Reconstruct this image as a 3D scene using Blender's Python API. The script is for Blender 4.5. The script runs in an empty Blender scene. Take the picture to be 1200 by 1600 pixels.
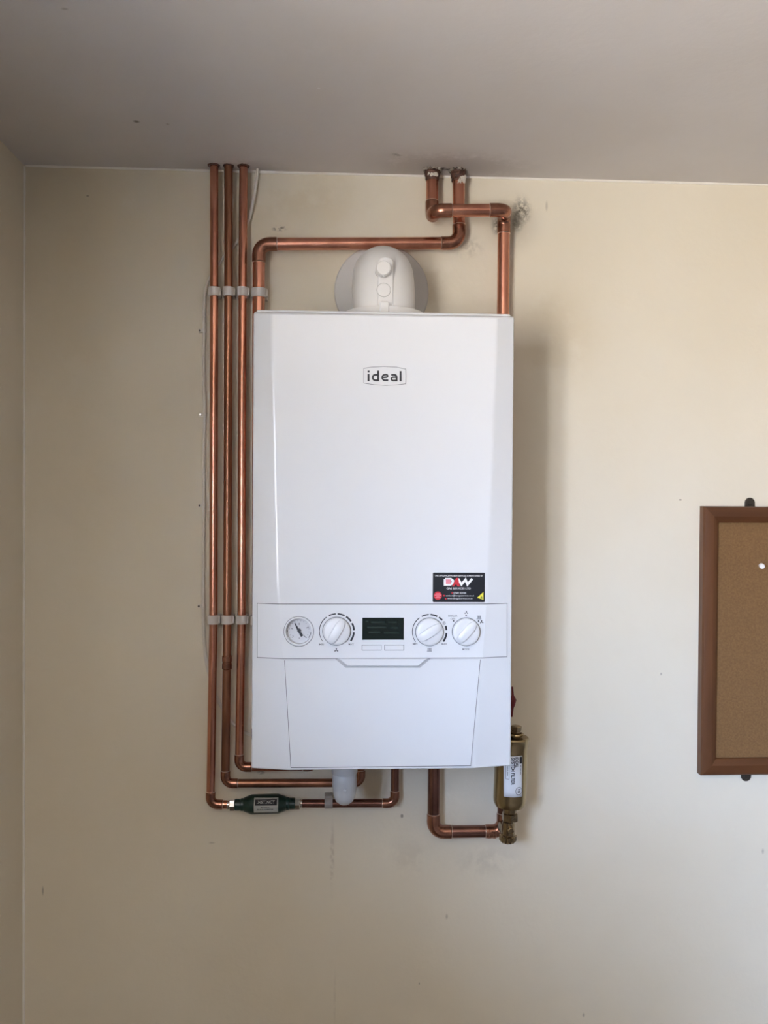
import bpy, bmesh, math, random
from mathutils import Vector, Matrix
random.seed(7)
PI = math.pi
R = math.radians
SC = bpy.context.scene
COL = SC.collection

# ------------------------------------------------------------------ camera
F, CZ, CD = 1330.0, 1.70, 1.557
YAW, PITCH, ROLL = R(2.943), R(-0.713), R(0.346)
_fw = Vector((math.sin(YAW)*math.cos(PITCH), math.cos(YAW)*math.cos(PITCH), math.sin(PITCH)))
_rt = Vector((math.cos(YAW), -math.sin(YAW), 0))
_up = _rt.cross(_fw)
CR = _rt*math.cos(ROLL) + _up*math.sin(ROLL)
CU = -_rt*math.sin(ROLL) + _up*math.cos(ROLL)
CAMP = Vector((0, -CD, CZ))
cd = bpy.data.cameras.new('camera')
cam = bpy.data.objects.new('camera', cd)
COL.objects.link(cam)
M = Matrix((CR, CU, -_fw)).transposed().to_4x4()
M.translation = CAMP
cam.matrix_world = M
cd.sensor_fit = 'HORIZONTAL'
cd.sensor_width = 36.0
cd.lens = 36.0*F/1200.0
cd.clip_start = 0.02
SC.camera = cam

def P(px, py, y=0.0):
    """point of the plane at depth y (wall = 0) that the photo shows at px, py"""
    d = CR*((px-600)/F) - CU*((py-800)/F) + _fw
    return CAMP + d*((y+CD)/d.y)

# ------------------------------------------------------------------ light
EXPO = 1.35
SC.view_settings.view_transform = 'Standard'
SC.view_settings.look = 'None'
SC.view_settings.gamma = 1.0
SC.view_settings.use_curve_mapping = False
SC.view_settings.exposure = EXPO
SKY, GROUND, LIGHTMUL = (1.12, 1.50, 2.25), (1.07, 0.98, 0.87), 20.5
WIN = (-2.50, -1.62, 1.00, 2.12)      # window opening in the left wall: y0 y1 z0 z1
ZC = 2.2956; XL = -0.567; XR = 3.4; YB = -4.6; TH = 0.12

w = bpy.data.worlds.new('world'); SC.world = w
w.use_nodes = True
nt = w.node_tree; nt.nodes.clear()
out = nt.nodes.new('ShaderNodeOutputWorld'); bg = nt.nodes.new('ShaderNodeBackground')
tc = nt.nodes.new('ShaderNodeTexCoord'); sp = nt.nodes.new('ShaderNodeSeparateXYZ')
cr = nt.nodes.new('ShaderNodeValToRGB')
mr = nt.nodes.new('ShaderNodeMapRange')
mr.inputs[1].default_value = -1; mr.inputs[2].default_value = 1
nt.links.new(tc.outputs['Generated'], sp.inputs[0]); nt.links.new(sp.outputs['Z'], mr.inputs[0])
nt.links.new(mr.outputs[0], cr.inputs[0]); nt.links.new(cr.outputs[0], bg.inputs[0])
e = cr.color_ramp.elements
e[0].position = 0.46; e[0].color = (*GROUND, 1)
e[1].position = 0.58; e[1].color = (*SKY, 1)
bg.inputs[1].default_value = LIGHTMUL
nt.links.new(bg.outputs[0], out.inputs[0])
pl = bpy.data.lights.new('window_daylight', 'AREA')
pl.shape = 'RECTANGLE'; pl.size = WIN[3]-WIN[2]; pl.size_y = WIN[1]-WIN[0]
pl.cycles.is_portal = True
po = bpy.data.objects.new('window_daylight', pl); COL.objects.link(po)
po.location = (XL-TH*0.5, (WIN[0]+WIN[1])/2, (WIN[2]+WIN[3])/2)
po.rotation_euler = (0, R(-90), 0)

# ------------------------------------------------------------------ materials
def mat(name, col, rough=0.5, metal=0.0, coat=0.0, spec=0.5, vary=0.0, vscale=20.0, bump=0.0, bscale=200.0, col2=None, stretch=None):
    m = bpy.data.materials.new(name); m.use_nodes = True
    n = m.node_tree.nodes; l = m.node_tree.links
    b = n['Principled BSDF']
    b.inputs['Base Color'].default_value = (*col, 1)
    b.inputs['Roughness'].default_value = rough
    b.inputs['Metallic'].default_value = metal
    b.inputs['Coat Weight'].default_value = coat
    b.inputs['Coat Roughness'].default_value = 0.06
    b.inputs['Specular IOR Level'].default_value = spec
    g = n.new('ShaderNodeNewGeometry'); src = g.outputs['Position']
    if stretch:
        mp = n.new('ShaderNodeMapping'); mp.inputs['Scale'].default_value = stretch
        l.new(src, mp.inputs[0]); src = mp.outputs[0]
    if vary or col2:
        t = n.new('ShaderNodeTexNoise'); t.inputs['Scale'].default_value = vscale
        t.inputs['Detail'].default_value = 5
        l.new(src, t.inputs['Vector'])
        r_ = n.new('ShaderNodeValToRGB')
        c2 = col2 or tuple(c*(1-vary) for c in col)
        r_.color_ramp.elements[0].position = .35; r_.color_ramp.elements[1].position = .65
        r_.color_ramp.elements[0].color = (*c2, 1); r_.color_ramp.elements[1].color = (*col, 1)
        l.new(t.outputs[0], r_.inputs[0]); l.new(r_.outputs[0], b.inputs['Base Color'])
    if bump:
        t2 = n.new('ShaderNodeTexNoise'); t2.inputs['Scale'].default_value = bscale; t2.inputs['Detail'].default_value = 4
        l.new(src, t2.inputs['Vector'])
        bp = n.new('ShaderNodeBump'); bp.inputs['Strength'].default_value = bump; bp.inputs['Distance'].default_value = .002
        l.new(t2.outputs[0], bp.inputs['Height']); l.new(bp.outputs[0], b.inputs['Normal'])
    return m

def stained(name, col, col2, stains, axes, rough=.75, vscale=2.2, bump=.18):
    """paint with soft mottling plus marks of their own shape; a stain is
    (point, radius a, radius b, colour, strength, noise scale, threshold, softness)"""
    m = mat(name, col, rough, col2=col2, vscale=vscale, bump=bump, bscale=90)
    n = m.node_tree.nodes; l = m.node_tree.links; b = n['Principled BSDF']
    cur = b.inputs['Base Color'].links[0].from_socket
    g = n.new('ShaderNodeNewGeometry')
    for (c, ra, rb, sc, st, ns, th, sf) in stains:
        v = n.new('ShaderNodeVectorMath'); v.operation = 'SUBTRACT'; v.inputs[1].default_value = c
        l.new(g.outputs['Position'], v.inputs[0])
        s = n.new('ShaderNodeVectorMath'); s.operation = 'MULTIPLY'
        k = [0, 0, 0]; k[axes[0]] = 1/ra; k[axes[1]] = 1/rb
        s.inputs[1].default_value = k; l.new(v.outputs[0], s.inputs[0])
        ln = n.new('ShaderNodeVectorMath'); ln.operation = 'LENGTH'; l.new(s.outputs[0], ln.inputs[0])
        mr = n.new('ShaderNodeMapRange'); mr.interpolation_type = 'SMOOTHSTEP'
        mr.inputs[1].default_value = 1.0; mr.inputs[2].default_value = 1-sf
        l.new(ln.outputs['Value'], mr.inputs[0]); f = mr.outputs[0]
        if ns:
            t = n.new('ShaderNodeTexNoise'); t.inputs['Scale'].default_value = ns; t.inputs['Detail'].default_value = 6
            t.inputs['Roughness'].default_value = .65
            l.new(g.outputs['Position'], t.inputs['Vector'])
            m2 = n.new('ShaderNodeMapRange'); m2.inputs[1].default_value = th; m2.inputs[2].default_value = th+.12
            l.new(t.outputs[0], m2.inputs[0])
            mu = n.new('ShaderNodeMath'); mu.operation = 'MULTIPLY'
            l.new(f, mu.inputs[0]); l.new(m2.outputs[0], mu.inputs[1]); f = mu.outputs[0]
        m3 = n.new('ShaderNodeMath'); m3.operation = 'MULTIPLY'; m3.inputs[1].default_value = st; l.new(f, m3.inputs[0])
        mx = n.new('ShaderNodeMix'); mx.data_type = 'RGBA'
        l.new(m3.outputs[0], mx.inputs[0]); l.new(cur, mx.inputs[6]); mx.inputs[7].default_value = (*sc, 1)
        cur = mx.outputs[2]
    l.new(cur, b.inputs['Base Color'])
    return m

MOULD = (.10, .085, .06); YEL = (.52, .40, .22); GREY = (.30, .26, .20)
px = 1/854.0
wall_st = [
    (P(330, 330), 420*px, 230*px, (.60, .49, .30), .38, 3.5, .36, .95),
    (P(90, 450), 160*px, 400*px, (.60, .49, .30), .25, 3, .36, .95),
    (P(870, 520), 100*px, 120*px, YEL, .30, 5, .38, .95),
    (P(620, 440), 150*px, 80*px, YEL, .25, 16, .45, .9),
    (P(470, 310), 130*px, 60*px, YEL, .22, 12, .42, .9),
    (P(800, 350), 60*px, 60*px, GREY, .45, 18, .35, .95),
    (P(815, 330), 20*px, 30*px, MOULD, .85, 150, .42, .9),
    (P(808, 350), 13*px, 18*px, MOULD, .8, 120, .36, .9),
    (P(777, 352), 13*px, 22*px, MOULD, .8, 130, .38, .9),
    (P(730, 385), 35*px, 25*px, GREY, .35, 60, .45, .9),
    (P(436, 357), 15*px, 6*px, MOULD, .8, 150, .45, .7),
    (P(854, 322), 3*px, 11*px, GREY, .4, 0, 0, .8),
    (P(519, 1340), 5*px, 75*px, (.25, .17, .12), .28, 60, .42, .8),
    (P(523, 1560), 3*px, 60*px, GREY, .15, 60, .40, .8),
    (P(408, 1207), 8*px, 4*px, GREY, .7, 200, .40, .7),
    (P(628, 1275), 3*px, 4*px, MOULD, .7, 0, 0, .6),
    (P(1063, 781), 3*px, 1.4*px, MOULD, .9, 0, 0, .6),
    (P(1033, 1053), 2*px, 3*px, GREY, .6, 0, 0, .6),
    (P(67, 1392), 2*px, 10*px, MOULD, .5, 0, 0, .8),
    (P(137, 306), 3*px, 2*px, MOULD, .6, 0, 0, .8),
    (P(331, 1317), 7*px, 2*px, GREY, .4, 0, 0, .8),
    (P(698, 1432), 3*px, 6*px, GREY, .45, 0, 0, .8),
    (P(912, 1586), 3*px, 5*px, GREY, .6, 0, 0, .8),
    (P(1192, 1330), 3*px, 6*px, GREY, .5, 0, 0, .8),
    (P(655, 1537), 1.5*px, 2.5*px, MOULD, .7, 0, 0, .8),
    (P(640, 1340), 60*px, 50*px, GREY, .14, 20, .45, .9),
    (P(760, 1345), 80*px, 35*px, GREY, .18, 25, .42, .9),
    (P(480, 590), 260*px, 60*px, GREY, .10, 8, .45, .95),
]
def PC(px_, py_):
    d = CR*((px_-600)/F) - CU*((py_-800)/F) + _fw
    return CAMP + d*((ZC-CZ)/d.z)
BLK = (.012, .009, .007)
ceil_st = [
    (PC(213, 190), .007, .007, MOULD, .75, 0, 0, .8),
    (PC(262, 194), .004, .004, GREY, .5, 0, 0, .8),
    (PC(700, 262), .20, .10, (.20, .17, .14), .50, 14, .36, .95),
    (PC(620, 242), .014, .010, MOULD, .5, 120, .42, .8),
    (PC(370, 262), .12, .06, (.22, .19, .15), .35, 14, .36, .95),
    (PC(498, 138), .003, .003, (.8, .8, .8), .7, 0, 0, .6),
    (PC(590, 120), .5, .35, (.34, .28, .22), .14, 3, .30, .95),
    (PC(695, 264), .016, .010, BLK, .9, 90, .45, .6),
    (PC(101, 14), .006, .004, GREY, .5, 0, 0, .8),
]

wallm = stained('cream wall paint', (.78, .725, .60), (.73, .665, .53), wall_st, (0, 2))
wallp = stained('cream wall paint plain', (.78, .725, .60), (.73, .665, .53), [], (0, 2))
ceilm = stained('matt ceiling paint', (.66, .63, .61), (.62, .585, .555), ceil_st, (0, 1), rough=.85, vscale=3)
floorm = mat('vinyl floor', (.14, .11, .085), .5, vary=.12, vscale=6)
farm = mat('tan wall paint', (.30, .25, .20), .7)
caulk = mat('white filler', (.86, .83, .76), .7, bump=.5, bscale=150)
white_gloss = mat('white powder coated steel', (.70, .72, .74), .25, coat=.12)
white_plastic = mat('white plastic', (.70, .72, .74), .30, spec=.5)
flue_white = mat('flue white plastic', (.80, .795, .775), .5, bump=.15, bscale=900)
grey_white = mat('light grey sheet steel', (.55, .52, .47), .55)
seam = mat('panel gap shade', (.17, .175, .19), .6)  # dark colour stands in for the shade in the panel gaps
trapm = mat('grey white waste plastic', (.52, .54, .56), .35)
clipm = mat('aged white clip plastic', (.62, .575, .53), .45)
clipg = mat('grey clip plastic', (.34, .31, .28), .5)
cablem = mat('grey white cable sheath', (.70, .66, .58), .5)
copper = mat('bright copper', (.70, .335, .23), .25, 1, col2=(.52, .225, .15), vscale=34, bump=.06, bscale=160, stretch=(1, 1, .35))
copper_d = mat('dull copper', (.42, .20, .12), .32, 1, col2=(.22, .105, .065), vscale=22, bump=.06, bscale=160, stretch=(1, 1, .3))
copper_l = mat('shade darkened copper', (.29, .15, .12), .26, 1, col2=(.19, .095, .075), vscale=28, bump=.06, bscale=160)  # copper with the dimmer light under the boiler put into its colour
fitm = mat('copper fitting', (.46, .22, .15), .27, 1, col2=(.27, .13, .09), vscale=45, bump=.1, bscale=200)
solder = mat('solder ring', (.70, .55, .47), .35, 1)
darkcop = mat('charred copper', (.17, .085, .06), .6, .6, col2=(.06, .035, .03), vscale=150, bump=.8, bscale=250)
plaster = mat('plaster splash', (.62, .58, .51), .9, bump=.8, bscale=200)
dirtyp = mat('sooty broken plaster', (.46, .42, .36), .95, col2=(.07, .055, .045), vscale=130, bump=1, bscale=250)
brass = mat('brass', (.40, .315, .18), .26, 1, col2=(.37, .285, .155), vscale=30)
brass_d = mat('dull brass', (.36, .28, .165), .20, 1, col2=(.24, .18, .11), vscale=90, bump=.15, bscale=300)
chrome = mat('polished nickel', (.86, .86, .84), .12, 1)
greenm = mat('dark green plastic', (.004, .024, .018), .33)
redm = mat('dark red plastic', (.13, .006, .010), .4)
lcd = mat('green black display', (.008, .016, .014), .18, vary=.3, vscale=400)
ink = mat('dark navy ink', (.012, .014, .022), .4)
ink_g = mat('grey ink', (.16, .17, .19), .5)
sticker_black = mat('black sticker vinyl', (.007, .009, .014), .35)
paperw = mat('white label', (.72, .75, .80), .35)
silver = mat('silver label', (.50, .53, .51), .4, .1)
whiteink = mat('white ink', (.85, .85, .86), .5)
redink = mat('red ink', (.55, .02, .035), .5)
pinkink = mat('pink ink', (.75, .25, .30), .5)
yelink = mat('yellow ink', (.75, .68, .05), .5)
wood = mat('reddish brown wood', (.145, .055, .018), .42, col2=(.085, .031, .010), vscale=26, bump=.15, bscale=80, stretch=(1, 1, .12))
woodh = mat('reddish brown wood crosswise', (.14, .050, .015), .42, col2=(.08, .028, .009), vscale=26, bump=.15, bscale=80, stretch=(.12, 1, 1))
cork = mat('tan cork', (.215, .115, .042), .9, col2=(.17, .088, .031), vscale=260, bump=.4, bscale=400)
steel_d = mat('dark steel', (.10, .085, .07), .4, .8)
pinm = mat('white pin plastic', (.85, .82, .76), .3)
framew = mat('white window frame', (.8, .8, .8), .35)

# ------------------------------------------------------------------ helpers
def link(o, parent=None):
    COL.objects.link(o)
    if parent: o.parent = parent
    return o
def tag(o, label=None, cat=None, group=None, kind=None):
    if label: o['label'] = label
    if cat: o['category'] = cat
    if group: o['group'] = group
    if kind: o['kind'] = kind
    return o
def thing(name, label, cat, loc, group=None):
    o = bpy.data.objects.new(name, None); o.empty_display_size = .05
    o.location = loc
    return tag(link(o), label, cat, group)
def obj(name, bm, m, parent=None, smooth=True, bevel=0, angle=30, recalc=True):
    if recalc: bmesh.ops.recalc_face_normals(bm, faces=bm.faces)
    me = bpy.data.meshes.new(name); bm.to_mesh(me); bm.free()
    me.materials.append(m)
    if smooth:
        for p in me.polygons: p.use_smooth = True
        try: me.set_sharp_from_angle(angle=R(angle))
        except Exception: pass
    o = bpy.data.objects.new(name, me)
    link(o, parent)
    # geometry is written in world space: shift it into the parent's space
    if parent:
        off = Vector((0, 0, 0)); p = parent
        while p: off += p.location; p = p.parent
        me.transform(Matrix.Translation(-off))
    else:
        c = sum((v.co for v in me.vertices), Vector())/max(1, len(me.vertices))
        me.transform(Matrix.Translation(-c)); o.location = c
    if bevel:
        b = o.modifiers.new('bevel', 'BEVEL'); b.width = bevel; b.segments = 3
        b.limit_method = 'ANGLE'; b.angle_limit = R(angle)
        b.harden_normals = False
    return o
def new(): return bmesh.new()
def box(bm, x0, x1, y0, y1, z0, z1):
    v = [bm.verts.new((x, y, z)) for x in (x0, x1) for y in (y0, y1) for z in (z0, z1)]
    for f in ((0,1,3,2), (4,6,7,5), (0,4,5,1), (2,3,7,6), (0,2,6,4), (1,5,7,3)):
        bm.faces.new([v[i] for i in f])
def prism(bm, pts, y0, y1, pts2=None):
    """outline pts (x,z) at y0, pts2 (or the same) at y1"""
    pts2 = pts2 or pts
    a = [bm.verts.new((p[0], y0, p[1])) for p in pts]
    b = [bm.verts.new((p[0], y1, p[1])) for p in pts2]
    n = len(pts)
    bm.faces.new(a); bm.faces.new(b[::-1])
    for i in range(n):
        bm.faces.new((a[i], b[i], b[(i+1) % n], a[(i+1) % n]))
def frame_for(t):
    a = Vector((0, 0, 1)) if abs(t.z) < .9 else Vector((1, 0, 0))
    u = t.cross(a).normalized(); return u, t.cross(u).normalized()
def tube(bm, pts, r, seg=20, caps=True, wob=0):
    pts = [Vector(p) for p in pts]
    n = len(pts); rings = []
    rr = r if isinstance(r, (list, tuple)) else [r]*n
    t0 = (pts[1]-pts[0]).normalized(); u, v = frame_for(t0); pt = t0
    for i in range(n):
        if i == 0: t = (pts[1]-pts[0]).normalized()
        elif i == n-1: t = (pts[-1]-pts[-2]).normalized()
        else: t = ((pts[i]-pts[i-1]).normalized()+(pts[i+1]-pts[i]).normalized()).normalized()
        q = pt.rotation_difference(t); u = q @ u; v = q @ v; pt = t
        rings.append([bm.verts.new(pts[i]+(u*math.cos(a)+v*math.sin(a))*rr[i]*(1+random.uniform(-wob, wob)))
                      for a in [2*PI*k/seg for k in range(seg)]])
    for i in range(n-1):
        for k in range(seg):
            bm.faces.new((rings[i][k], rings[i][(k+1) % seg], rings[i+1][(k+1) % seg], rings[i+1][k]))
    if caps:
        bm.faces.new(rings[0][::-1]); bm.faces.new(rings[-1])
def lathe(bm, prof, org, axis=(0, 0, 1), seg=32, caps=True):
    """profile [(radius, distance along axis)]"""
    ax = Vector(axis).normalized(); u, v = frame_for(ax); org = Vector(org)
    rings = []
    for (r, h) in prof:
        if r < 1e-6: rings.append([bm.verts.new(org+ax*h)])
        else: rings.append([bm.verts.new(org+ax*h+(u*math.cos(2*PI*k/seg)+v*math.sin(2*PI*k/seg))*r) for k in range(seg)])
    for i in range(len(rings)-1):
        a, b = rings[i], rings[i+1]
        for k in range(seg):
            k2 = (k+1) % seg
            if len(a) == 1 and len(b) == 1: continue
            if len(a) == 1: bm.faces.new((a[0], b[k2], b[k]))
            elif len(b) == 1: bm.faces.new((a[k], a[k2], b[0]))
            else: bm.faces.new((a[k], a[k2], b[k2], b[k]))
    if caps and len(rings[0]) > 1: bm.faces.new(rings[0][::-1])
    if caps and len(rings[-1]) > 1: bm.faces.new(rings[-1])
def fillet(pts, rad, n=8):
    """polyline with its corners rounded; also returns for each corner its arc"""
    pts = [Vector(p) for p in pts]; outp = [pts[0]]; arcs = []
    for i in range(1, len(pts)-1):
        a = (pts[i-1]-pts[i]).normalized(); b = (pts[i+1]-pts[i]).normalized()
        ang = a.angle(b)
        if abs(ang-PI) < .12: outp.append(pts[i]); continue
        rd = rad[i] if isinstance(rad, dict) else rad
        d = rd/math.tan(ang/2)
        c = pts[i]+(a+b).normalized()*(rd/math.sin(ang/2))
        s = pts[i]+a*d-c; e_ = pts[i]+b*d-c
        arc = [c+s.slerp(e_, k/n, s) if False else c+(s*math.sin((1-k/n)*(PI-ang))+e_*math.sin(k/n*(PI-ang)))/math.sin(PI-ang) for k in range(n+1)]
        outp += arc; arcs.append((arc, a, b))
    outp.append(pts[-1]); return outp, arcs
def stroke(bm, pts, wd, y, th=.0003, closed=False, yf=None):
    """flat printed line of width wd through (x,z) points, facing the room"""
    pts = [Vector((p[0], p[1])) for p in pts]
    n = len(pts); L = []; Rr = []
    rng = range(n)
    for i in rng:
        pa = pts[(i-1) % n] if (closed or i > 0) else None
        pb = pts[(i+1) % n] if (closed or i < n-1) else None
        if pa is None: t = (pb-pts[i]).normalized(); nn = Vector((-t.y, t.x)); k = 1
        elif pb is None: t = (pts[i]-pa).normalized(); nn = Vector((-t.y, t.x)); k = 1
        else:
            t1 = (pts[i]-pa).normalized(); t2 = (pb-pts[i]).normalized()
            t = (t1+t2).normalized(); nn = Vector((-t.y, t.x)); k = 1/max(.5, nn.dot(Vector((-t1.y, t1.x))))
        w_ = wd[i] if isinstance(wd, (list, tuple)) else wd
        a = pts[i]+nn*w_/2*k; b = pts[i]-nn*w_/2*k
        f = yf or (lambda x, z: y)
        L.append((bm.verts.new((a.x, f(a.x, a.y)-th, a.y)), bm.verts.new((a.x, f(a.x, a.y), a.y))))
        Rr.append((bm.verts.new((b.x, f(b.x, b.y)-th, b.y)), bm.verts.new((b.x, f(b.x, b.y), b.y))))
    m = n if closed else n-1
    for i in range(m):
        j = (i+1) % n
        bm.faces.new((L[i][0], L[j][0], Rr[j][0], Rr[i][0]))
        bm.faces.new((L[i][0], L[i][1], L[j][1], L[j][0]))
        bm.faces.new((Rr[i][0], Rr[j][0], Rr[j][1], Rr[i][1]))
def XZ(p): return (p.x, p.z)
def text(name, body, cx, cy, wpx, hpx, y, m, parent, bold=0.0, vertical=False, yf=None):
    """lettering fitted to a width and height, printed on the plane y"""
    cu = bpy.data.curves.new(name, 'FONT'); cu.body = body; cu.offset = bold; cu.extrude = 0
    cu.resolution_u = 3
    o = bpy.data.objects.new(name, cu); COL.objects.link(o)
    bpy.context.view_layer.update()
    me = bpy.data.meshes.new_from_object(o.evaluated_get(bpy.context.evaluated_depsgraph_get()))
    COL.objects.unlink(o); bpy.data.objects.remove(o)
    xs = [v.co.x for v in me.vertices]; ys = [v.co.y for v in me.vertices]
    x0, x1, y0, y1 = min(xs), max(xs), min(ys), max(ys)
    c = P(cx, cy, y); s = (P(cx+1, cy, y)-c).length
    for v in me.vertices:
        u = (v.co.x-(x0+x1)/2)/(x1-x0)*wpx*s; t = (v.co.y-(y0+y1)/2)/(y1-y0)*hpx*s
        if vertical: X, Z = c.x+t, c.z-u
        else: X, Z = c.x+u, c.z+t
        v.co = (X, (yf(X, Z) if yf else y)-.00045, Z)
    bm = bmesh.new(); bm.from_mesh(me)
    o = obj(name, bm, m, parent, smooth=False, recalc=False)
    return o

# ------------------------------------------------------------------ room
def struct(name, bm, m, **k):
    o = obj(name, bm, m, smooth=False, **k); o['kind'] = 'structure'; return o
b = new(); box(b, XL-TH, XR+TH, 0, TH, 0, ZC+TH); struct('wall_back', b, wallm)
b = new()
box(b, XL-TH, XL, YB, WIN[0], 0, ZC+TH); box(b, XL-TH, XL, WIN[1], 0, 0, ZC+TH)
box(b, XL-TH, XL, WIN[0], WIN[1], 0, WIN[2]); box(b, XL-TH, XL, WIN[0], WIN[1], WIN[3], ZC+TH)
struct('wall_left', b, wallp)
b = new(); box(b, XL, -.235, -1.60, -1.05, 0, 1.42); struct('unseen_shade_block', b, farm)  # out-of-view block added to shade the lower left of the back wall
b = new(); box(b, XR, XR+TH, YB, 0, 0, ZC+TH); struct('wall_right', b, farm)
b = new(); box(b, XL-TH, XR+TH, YB-TH, YB, 0, ZC+TH); struct('wall_front', b, farm)
b = new(); box(b, XL, XR, YB, 0, -TH, 0); struct('floor', b, floorm)
b = new(); box(b, XL, XR, YB, 0, ZC, ZC+TH); struct('ceiling', b, ceilm)
b = new()
y0, y1, z0, z1 = WIN; fx = XL-.085
for (a0, a1, c0, c1) in ((y0, y1, z0, z0+.05), (y0, y1, z1-.05, z1), (y0, y0+.05, z0+.05, z1-.05), (y1-.05, y1, z0+.05, z1-.05),
                         ((y0+y1)/2-.03, (y0+y1)/2+.03, z0+.05, z1-.05)):
    box(b, fx-.03, fx+.03, a0, a1, c0, c1)
struct('window_1', b, framew)
# uneven filler beads where wall meets ceiling and left wall
def bead(name, p0, p1, r, n):
    bm = new(); pts = []; rr = []
    for i in range(n+1):
        q = Vector(p0).lerp(Vector(p1), i/n)
        pts.append(q); rr.append(r*random.uniform(.75, 1.25))
    tube(bm, pts, rr, 8); o = obj(name, bm, caulk); o['kind'] = 'structure'
bead('trim_1', (XL+.004, -.0004, ZC-.0006), (XR, -.0004, ZC-.0006), .0028, 160)
bead('trim_2', (XL+.0006, -.0004, .02), (XL+.0006, -.0004, ZC-.002), .0028, 140)

# ------------------------------------------------------------------ boiler
BX0, BX1 = -.1317, .2633
YR, YF = -.268, -.280                      # rear plane of the cover's edge, its front
LC = [(484, 424), (640, 427), (780, 430), (900, 433), (945, 436), (1030, 442), (1100, 446), (1199, 451)]
RC = [(484, 777.5), (700, 770), (870, 764), (945, 760), (1030, 754), (1100, 747.5), (1199, 740)]
def interp(t, y):
    if y <= t[0][0]: return t[0][1]
    for a, c in zip(t, t[1:]):
        if y <= c[0]: return a[1]+(c[1]-a[1])*(y-a[0])/(c[0]-a[0])
    return t[-1][1]
ZT = P(600, 487, YR).z + .005; ZB = P(600, 1198.5, YR).z; ZF = P(600, 492.5, YF).z
def zpy(z): # photo row of a height on the front
    lo, hi = 400., 1300.
    for _ in range(30):
        m_ = (lo+hi)/2
        if P(600, m_, YF).z > z: lo = m_
        else: hi = m_
    return lo
def crease(z):
    r_ = zpy(z); return P(interp(LC, r_), r_, YF).x, P(interp(RC, r_), r_, YF).x
def surf(x, z):
    l_, r_ = crease(z)
    if x < l_: return YF+(YR-YF)*min(1, (l_-x)/(l_-BX0))
    if x > r_: return YF+(YR-YF)*min(1, (x-r_)/(BX1-r_))
    return YF
boiler = thing('gas_boiler', 'large white wall hung gas boiler with dials and dark display, copper pipes around it', 'boiler', ((BX0+BX1)/2, -.14, ZB))
bm = new(); box(bm, BX0+.004, BX1-.004, -.262, -.001, ZB+.003, ZT-.0035)
obj('casing', bm, white_gloss, boiler, bevel=.003)
bm = new()
rings = []
lv = [(ZT, -.262, 0)] + [(z, None, 1) for z in [ZF+(ZB-ZF)*i/24 for i in range(25)]]
for (z, yy, k) in lv:
    if k == 0:
        l_, r_ = crease(ZF)
        row = [(BX0+.003, -.236, z), (BX0+.003, -.2405, z), (l_, -.2405, z), (r_, -.2405, z), (BX1-.003, -.2405, z), (BX1-.003, -.236, z)]
    else:
        l_, r_ = crease(z)
        zo = z if z < ZF-.001 else z+.0035
        row = [(BX0, -.236, zo), (BX0, YR, zo), (l_, YF, z), (r_, YF, z), (BX1, YR, zo), (BX1, -.236, zo)]
    rings.append([bm.verts.new(p) for p in row])
for a, c in zip(rings, rings[1:]):
    for i in range(6):
        bm.faces.new((a[i], a[(i+1) % 6], c[(i+1) % 6], c[i]))
bm.faces.new(rings[0]); bm.faces.new(rings[-1][::-1])
obj('front_cover', bm, white_gloss, boiler, bevel=.0022, angle=9)

def overlay(name, m, yA, yB, xl, xr, lift, parent, n=6, thick=.0012, bevel=0):
    """plate following the cover between rows yA..yB; xl/xr give its edges (photo columns) per row"""
    bm = new(); fr = []; bk = []
    for i in range(n+1):
        rr_ = yA+(yB-yA)*i/n
        z = P(600, rr_, YF).z
        XA = P(xl(rr_), rr_, YF).x; XB = P(xr(rr_), rr_, YF).x
        l_, r_ = crease(z)
        xs = [XA] + ([l_] if XA < l_ < XB else [XA+1e-4]) + ([r_] if XA < r_ < XB else [XB-1e-4]) + [XB]
        fr.append([bm.verts.new((x, surf(x, z)-lift, z)) for x in xs])
        bk.append([bm.verts.new((x, surf(x, z)-lift+thick, z)) for x in xs])
    for i in range(n):
        for j in range(3):
            bm.faces.new((fr[i][j], fr[i][j+1], fr[i+1][j+1], fr[i+1][j]))
        bm.faces.new((fr[i][0], fr[i+1][0], bk[i+1][0], bk[i][0]))
        bm.faces.new((fr[i][3], bk[i][3], bk[i+1][3], fr[i+1][3]))
    for rw, rk in ((fr[0], bk[0]), (fr[-1], bk[-1])):
        for j in range(3): bm.faces.new((rw[j], rk[j], rk[j+1], rw[j+1]))
    return obj(name, bm, m, parent, bevel=bevel, angle=9)
c_ = lambda v: (lambda r: v)
# lower door and control panel, each over a dark plate painting its gap shade
DL = lambda r: 445+(r-1030)*(455-445)/168.; DR = lambda r: 750+(r-1030)*(735-750)/168.
door = overlay('drop_down_door', white_gloss, 1031, 1197, DL, DR, .0012, boiler)
overlay('gap_shade', seam, 1031, 1198.3, lambda r: DL(r)-.9, lambda r: DR(r)+.9, .0006, door)
panel = overlay('control_panel', white_plastic, 944.3, 1027.7, c_(401.5), c_(793.5), .0014, boiler)
overlay('gap_shade', seam, 943.2, 1029.0, c_(400.5), c_(794.5), .0006, panel)
# finger lip under the control panel
def poly(pts, y): return [XZ(P(a, c, y)) for a, c in pts]
bm = new()
prism(bm, poly([(526, 1028.4), (541, 1041.5), (655, 1041.5), (670, 1028.4)], YF), YF, YF-.0045,
      poly([(530, 1028.4), (543, 1039.5), (653, 1039.5), (666, 1028.4)], YF))
lip = obj('door_pull', bm, white_plastic, boiler, bevel=.0008)
bm = new()
prism(bm, poly([(523.5, 1029), (540, 1043.2), (656, 1043.2), (672.5, 1029)], YF), YF, YF-.0016)
obj('gap_shade', bm, mat('lip gap shade', (.40, .41, .43), .5), lip)  # grey rim painting the shade round the finger lip
YP = YF-.0014
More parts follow.
